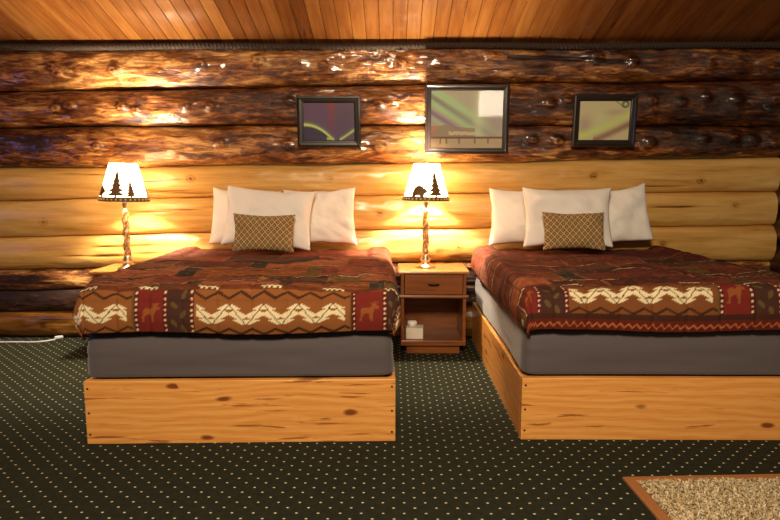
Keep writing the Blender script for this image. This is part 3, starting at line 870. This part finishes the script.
def pic_glare_washed(s, t):  # print colour washed out to stand in for reflections on its glass
    c = np.zeros(s.shape+(3,)); c[:] = (176, 164, 120); n = fbm(s*4, t*4, 8, 4)
    c = blend(c, g(s-.12, .14)*g(t-.62, .22)*.7, (140, 118, 100))
    band = .98-.55*s**1.2
    c = blend(c, g(t-band+.08+.06*n, .12)*.85, (176, 192, 92)); c = blend(c, g(t-band-.16, .09)*(s > .3)*.85, (112, 72, 58))
    c = blend(c, g(t-.36+.1*s, .07)*g(s-.7, .2)*.5, (140, 120, 96)); c = blend(c, g(s-.42, .12)*g(t-.45, .2)*.55, (178, 186, 126))
    rr = np.hypot((s-.90), (t-.09)*.8); c = blend(c, g(rr-.055, .022)*.9, (48, 62, 36)); c = blend(c, g((s-.78)-(t-.08), .02)*(s > .7)*(s < .88)*.7, (70, 80, 48))
    return lift(c, .75)*1.25
def make_picture(px0, px1, py0, py1, fw, painter, label, lean=3.5):
    Yp = 4.785
    xc = x_at((px0+px1)/2, (py0+py1)/2, Yp); zt, zb = z_at(py0, Yp), z_at(py1, Yp)
    w = x_at(px1, (py0+py1)/2, Yp)-x_at(px0, (py0+py1)/2, Yp); h = zt-zb
    t = tag(empty('framed_picture', (xc, Yp, (zt+zb)/2)), label, 'picture', 'framed aurora photographs')
    t.rotation_euler = (rad(lean), 0, 0)
    fb = frame_mesh(w, h, fw, [(0, .016), (0, -.006), (.004, -.012), (.014, -.014), (.020, -.008), (fw-.012, -.006), (fw-.008, -.009), (fw-.003, -.008), (fw, .0), (fw, .016)])
    obj('frame', fb, M['frame'], t)
    iw, ih = w-2*fw+.006, h-2*fw+.006
    n, m = 170, 140
    s, q = np.meshgrid(np.linspace(0, 1, n), np.linspace(0, 1, m), indexing='ij')
    P = np.stack([(s-.5)*iw, 0*s+.008, (.5-q)*ih], -1)
    link_mesh('photo_print', grid_mesh('photo_print', P, painter(s, q)), M['print'], t)
    box('backing', -w/2+.012, w/2-.012, .0165, .020, -h/2+.012, h/2-.012, M['dark'], t, 0)
    bm = bmesh.new(); bx(bm, -iw/2, iw/2, .0035, .0055, -ih/2, ih/2); obj('glass', bm, M['glass'], t)
make_picture(297, 360.5, 96, 147.5, .050, pic_red, 'small dark framed photo of purple night sky, red streak and green aurora, leftmost of three')
make_picture(425, 508.5, 84.5, 154, .046, pic_village, 'largest framed photo, pale with green aurora rays, above the middle lamp')
make_picture(572.5, 635.5, 94.5, 146.5, .050, pic_glare_washed, 'small dark framed photo, paled by painted-in glass reflection, with yellow green aurora above the right bed')

# ------------------------------------------------------------------ rug and cord
rg = tag(empty('rug', (x_at(622.5, 479, 2.514)+0, 2.520, 0), rad(2.6)), 'tan shag rug with rust brown border in the lower right corner', 'rug')
RWd, RL, BRD = 1.5, 1.0, .05
bm = bmesh.new()
loops = [(0, .0005), (0, .010), (.006, .014), (BRD-.01, .014), (BRD, .010), (BRD, .0005)]
rings = [[bm.verts.new(p) for p in ((i, -i, z), (RWd-i, -i, z), (RWd-i, -RL+i, z), (i, -RL+i, z))] for i, z in loops]
for a, b in zip(rings, rings[1:]+rings[:1]):
    for i in range(4): bm.faces.new((a[i], a[(i+1) % 4], b[(i+1) % 4], b[i]))
obj('border', bm, M['leather'], rg)
me = bpy.data.meshes.new('pile')
prng = np.random.default_rng(3)
NB = 26000
bx_ = prng.uniform(BRD-.004, RWd-BRD, NB); by_ = -prng.uniform(BRD-.004, RL-BRD, NB)
ang = prng.uniform(0, 2*PI, NB); ln = prng.uniform(.012, .024, NB); wd = prng.uniform(.0022, .0042, NB)
ca, sa = np.cos(ang), np.sin(ang)
zb = np.full(NB, .004); zt = prng.uniform(.014, .026, NB)
def pt(f, side, z): return np.stack([bx_+ca*ln*f-sa*wd*side, by_+sa*ln*f+ca*wd*side, z], -1)
V5 = np.stack([pt(-.4, 1, zb), pt(-.4, -1, zb), pt(.1, 1, zt), pt(.1, -1, zt), pt(.75, 0, zt*.8)], 1)
pal = np.array([(216, 192, 140), (234, 214, 168), (190, 160, 108), (244, 228, 190), (156, 124, 80), (206, 190, 154)], float)
cc = pal[prng.choice(6, NB, p=[.3, .25, .17, .13, .07, .08])]
nv = 5*NB+4
allv = np.concatenate([V5.reshape(-1, 3), np.array([(BRD-.005, -BRD+.005, .006), (RWd-BRD+.005, -BRD+.005, .006), (RWd-BRD+.005, -RL+BRD-.005, .006), (BRD-.005, -RL+BRD-.005, .006)])])
i0 = np.arange(NB)*5
quads = np.stack([i0, i0+1, i0+3, i0+2], -1); tris = np.stack([i0+2, i0+3, i0+4], -1)
loopv = np.concatenate([quads.reshape(-1), tris.reshape(-1), np.array([nv-4, nv-1, nv-2, nv-3])])
starts = np.concatenate([np.arange(NB)*4, NB*4+np.arange(NB)*3, [NB*7]])
me.vertices.add(nv); me.vertices.foreach_set('co', allv.reshape(-1).astype(np.float32))
me.loops.add(len(loopv)); me.loops.foreach_set('vertex_index', loopv.astype(np.int32))
me.polygons.add(len(starts)); me.polygons.foreach_set('loop_start', starts.astype(np.int32))
me.update(calc_edges=True); me.validate()
paint(me, np.concatenate([np.repeat(cc, 5, 0), np.tile(np.array([[170, 138, 88]]), (4, 1))]))
pile = link_mesh('pile', me, mat_cloth('shag_pile', 300, .95, .1, .3), rg); pile['kind'] = 'stuff'

def tube(name, pts, r, m, parent=None):
    cu = bpy.data.curves.new(name, 'CURVE'); cu.dimensions = '3D'; cu.bevel_depth = r; cu.bevel_resolution = 3
    sp = cu.splines.new('NURBS'); sp.points.add(len(pts)-1)
    for q, p in zip(sp.points, pts): q.co = (*p, 1)
    sp.order_u = 3; sp.use_endpoint_u = True
    tmp = bpy.data.objects.new(name, cu); C.objects.link(tmp)
    dg = bpy.context.evaluated_depsgraph_get(); me = bpy.data.meshes.new_from_object(tmp.evaluated_get(dg))
    bpy.data.objects.remove(tmp); me.name = name
    return link_mesh(name, me, m, parent, True)
cd = tag(empty('power_cord', (-2.9, 4.80, 0)), 'pale cord lying on the carpet along the foot of the log wall at left', 'cord')
def cp(px, py, z=.006, Y=None):
    v = (260-py)/F; dz = -math.sin(PITCH)+v*math.cos(PITCH); dy = math.cos(PITCH)+v*math.sin(PITCH)
    Yq = (z-H)/dz*dy
    return (x_at(px, py, Yq)+2.9, Yq-4.80, z)
tube('cable', [cp(-60, 343.5), cp(-20, 343), cp(10, 342.5), cp(30, 342.8), cp(45, 341.8), cp(54, 339.8)], .006, M['cord'], cd)
bm = bmesh.new(); bx(bm, -.03, .035, -.014, .014, -.010, .014, .006)
pg = obj('plug', bm, M['cord'], cd); e = cp(57.5, 338.8); pg.location = (e[0], e[1], .0125); pg.rotation_euler = (0, 0, .5)

# ------------------------------------------------------------------ light
def area(name, loc, rot, sx, sy, power, color):
    L = bpy.data.lights.new(name, 'AREA'); L.shape = 'RECTANGLE'; L.size = sx; L.size_y = sy; L.energy = power; L.color = color
    o = bpy.data.objects.new(name, L); C.objects.link(o); o.location = loc; o.rotation_euler = rot; return o
area('room_ceiling_light', (-.1, -.3, 2.95), (rad(38), 0, 0), .9, .6, 190, (1, .80, .55))
area('glass_reflection_light', (1.66, -1.0, 1.88), (rad(90), 0, 0), .46, .42, 5, (1, .86, .68))  # unseen light added to show as a pale reflection in the middle picture
area('window_daylight', (XL-.15, (WY0+WY1)/2, (WZ0+WZ1)/2), (0, rad(-90), 0), 1.0, 1.1, 8.5, (.22, .32, 1))
w = bpy.data.worlds.new('world'); bpy.context.scene.world = w; w.use_nodes = True
w.node_tree.nodes['Background'].inputs[0].default_value = (.10, .14, .35, 1); w.node_tree.nodes['Background'].inputs[1].default_value = .3

sc = bpy.context.scene
sc.view_settings.view_transform = 'Standard'; sc.view_settings.look = 'None'; sc.view_settings.gamma = 1
sc.view_settings.use_curve_mapping = False; sc.view_settings.exposure = 0.0
sc.cycles.use_denoising = True
sc.cycles.max_bounces = 8; sc.cycles.transparent_max_bounces = 8; sc.cycles.caustics_reflective = False; sc.cycles.caustics_refractive = False
sc.cycles.sample_clamp_indirect = 6
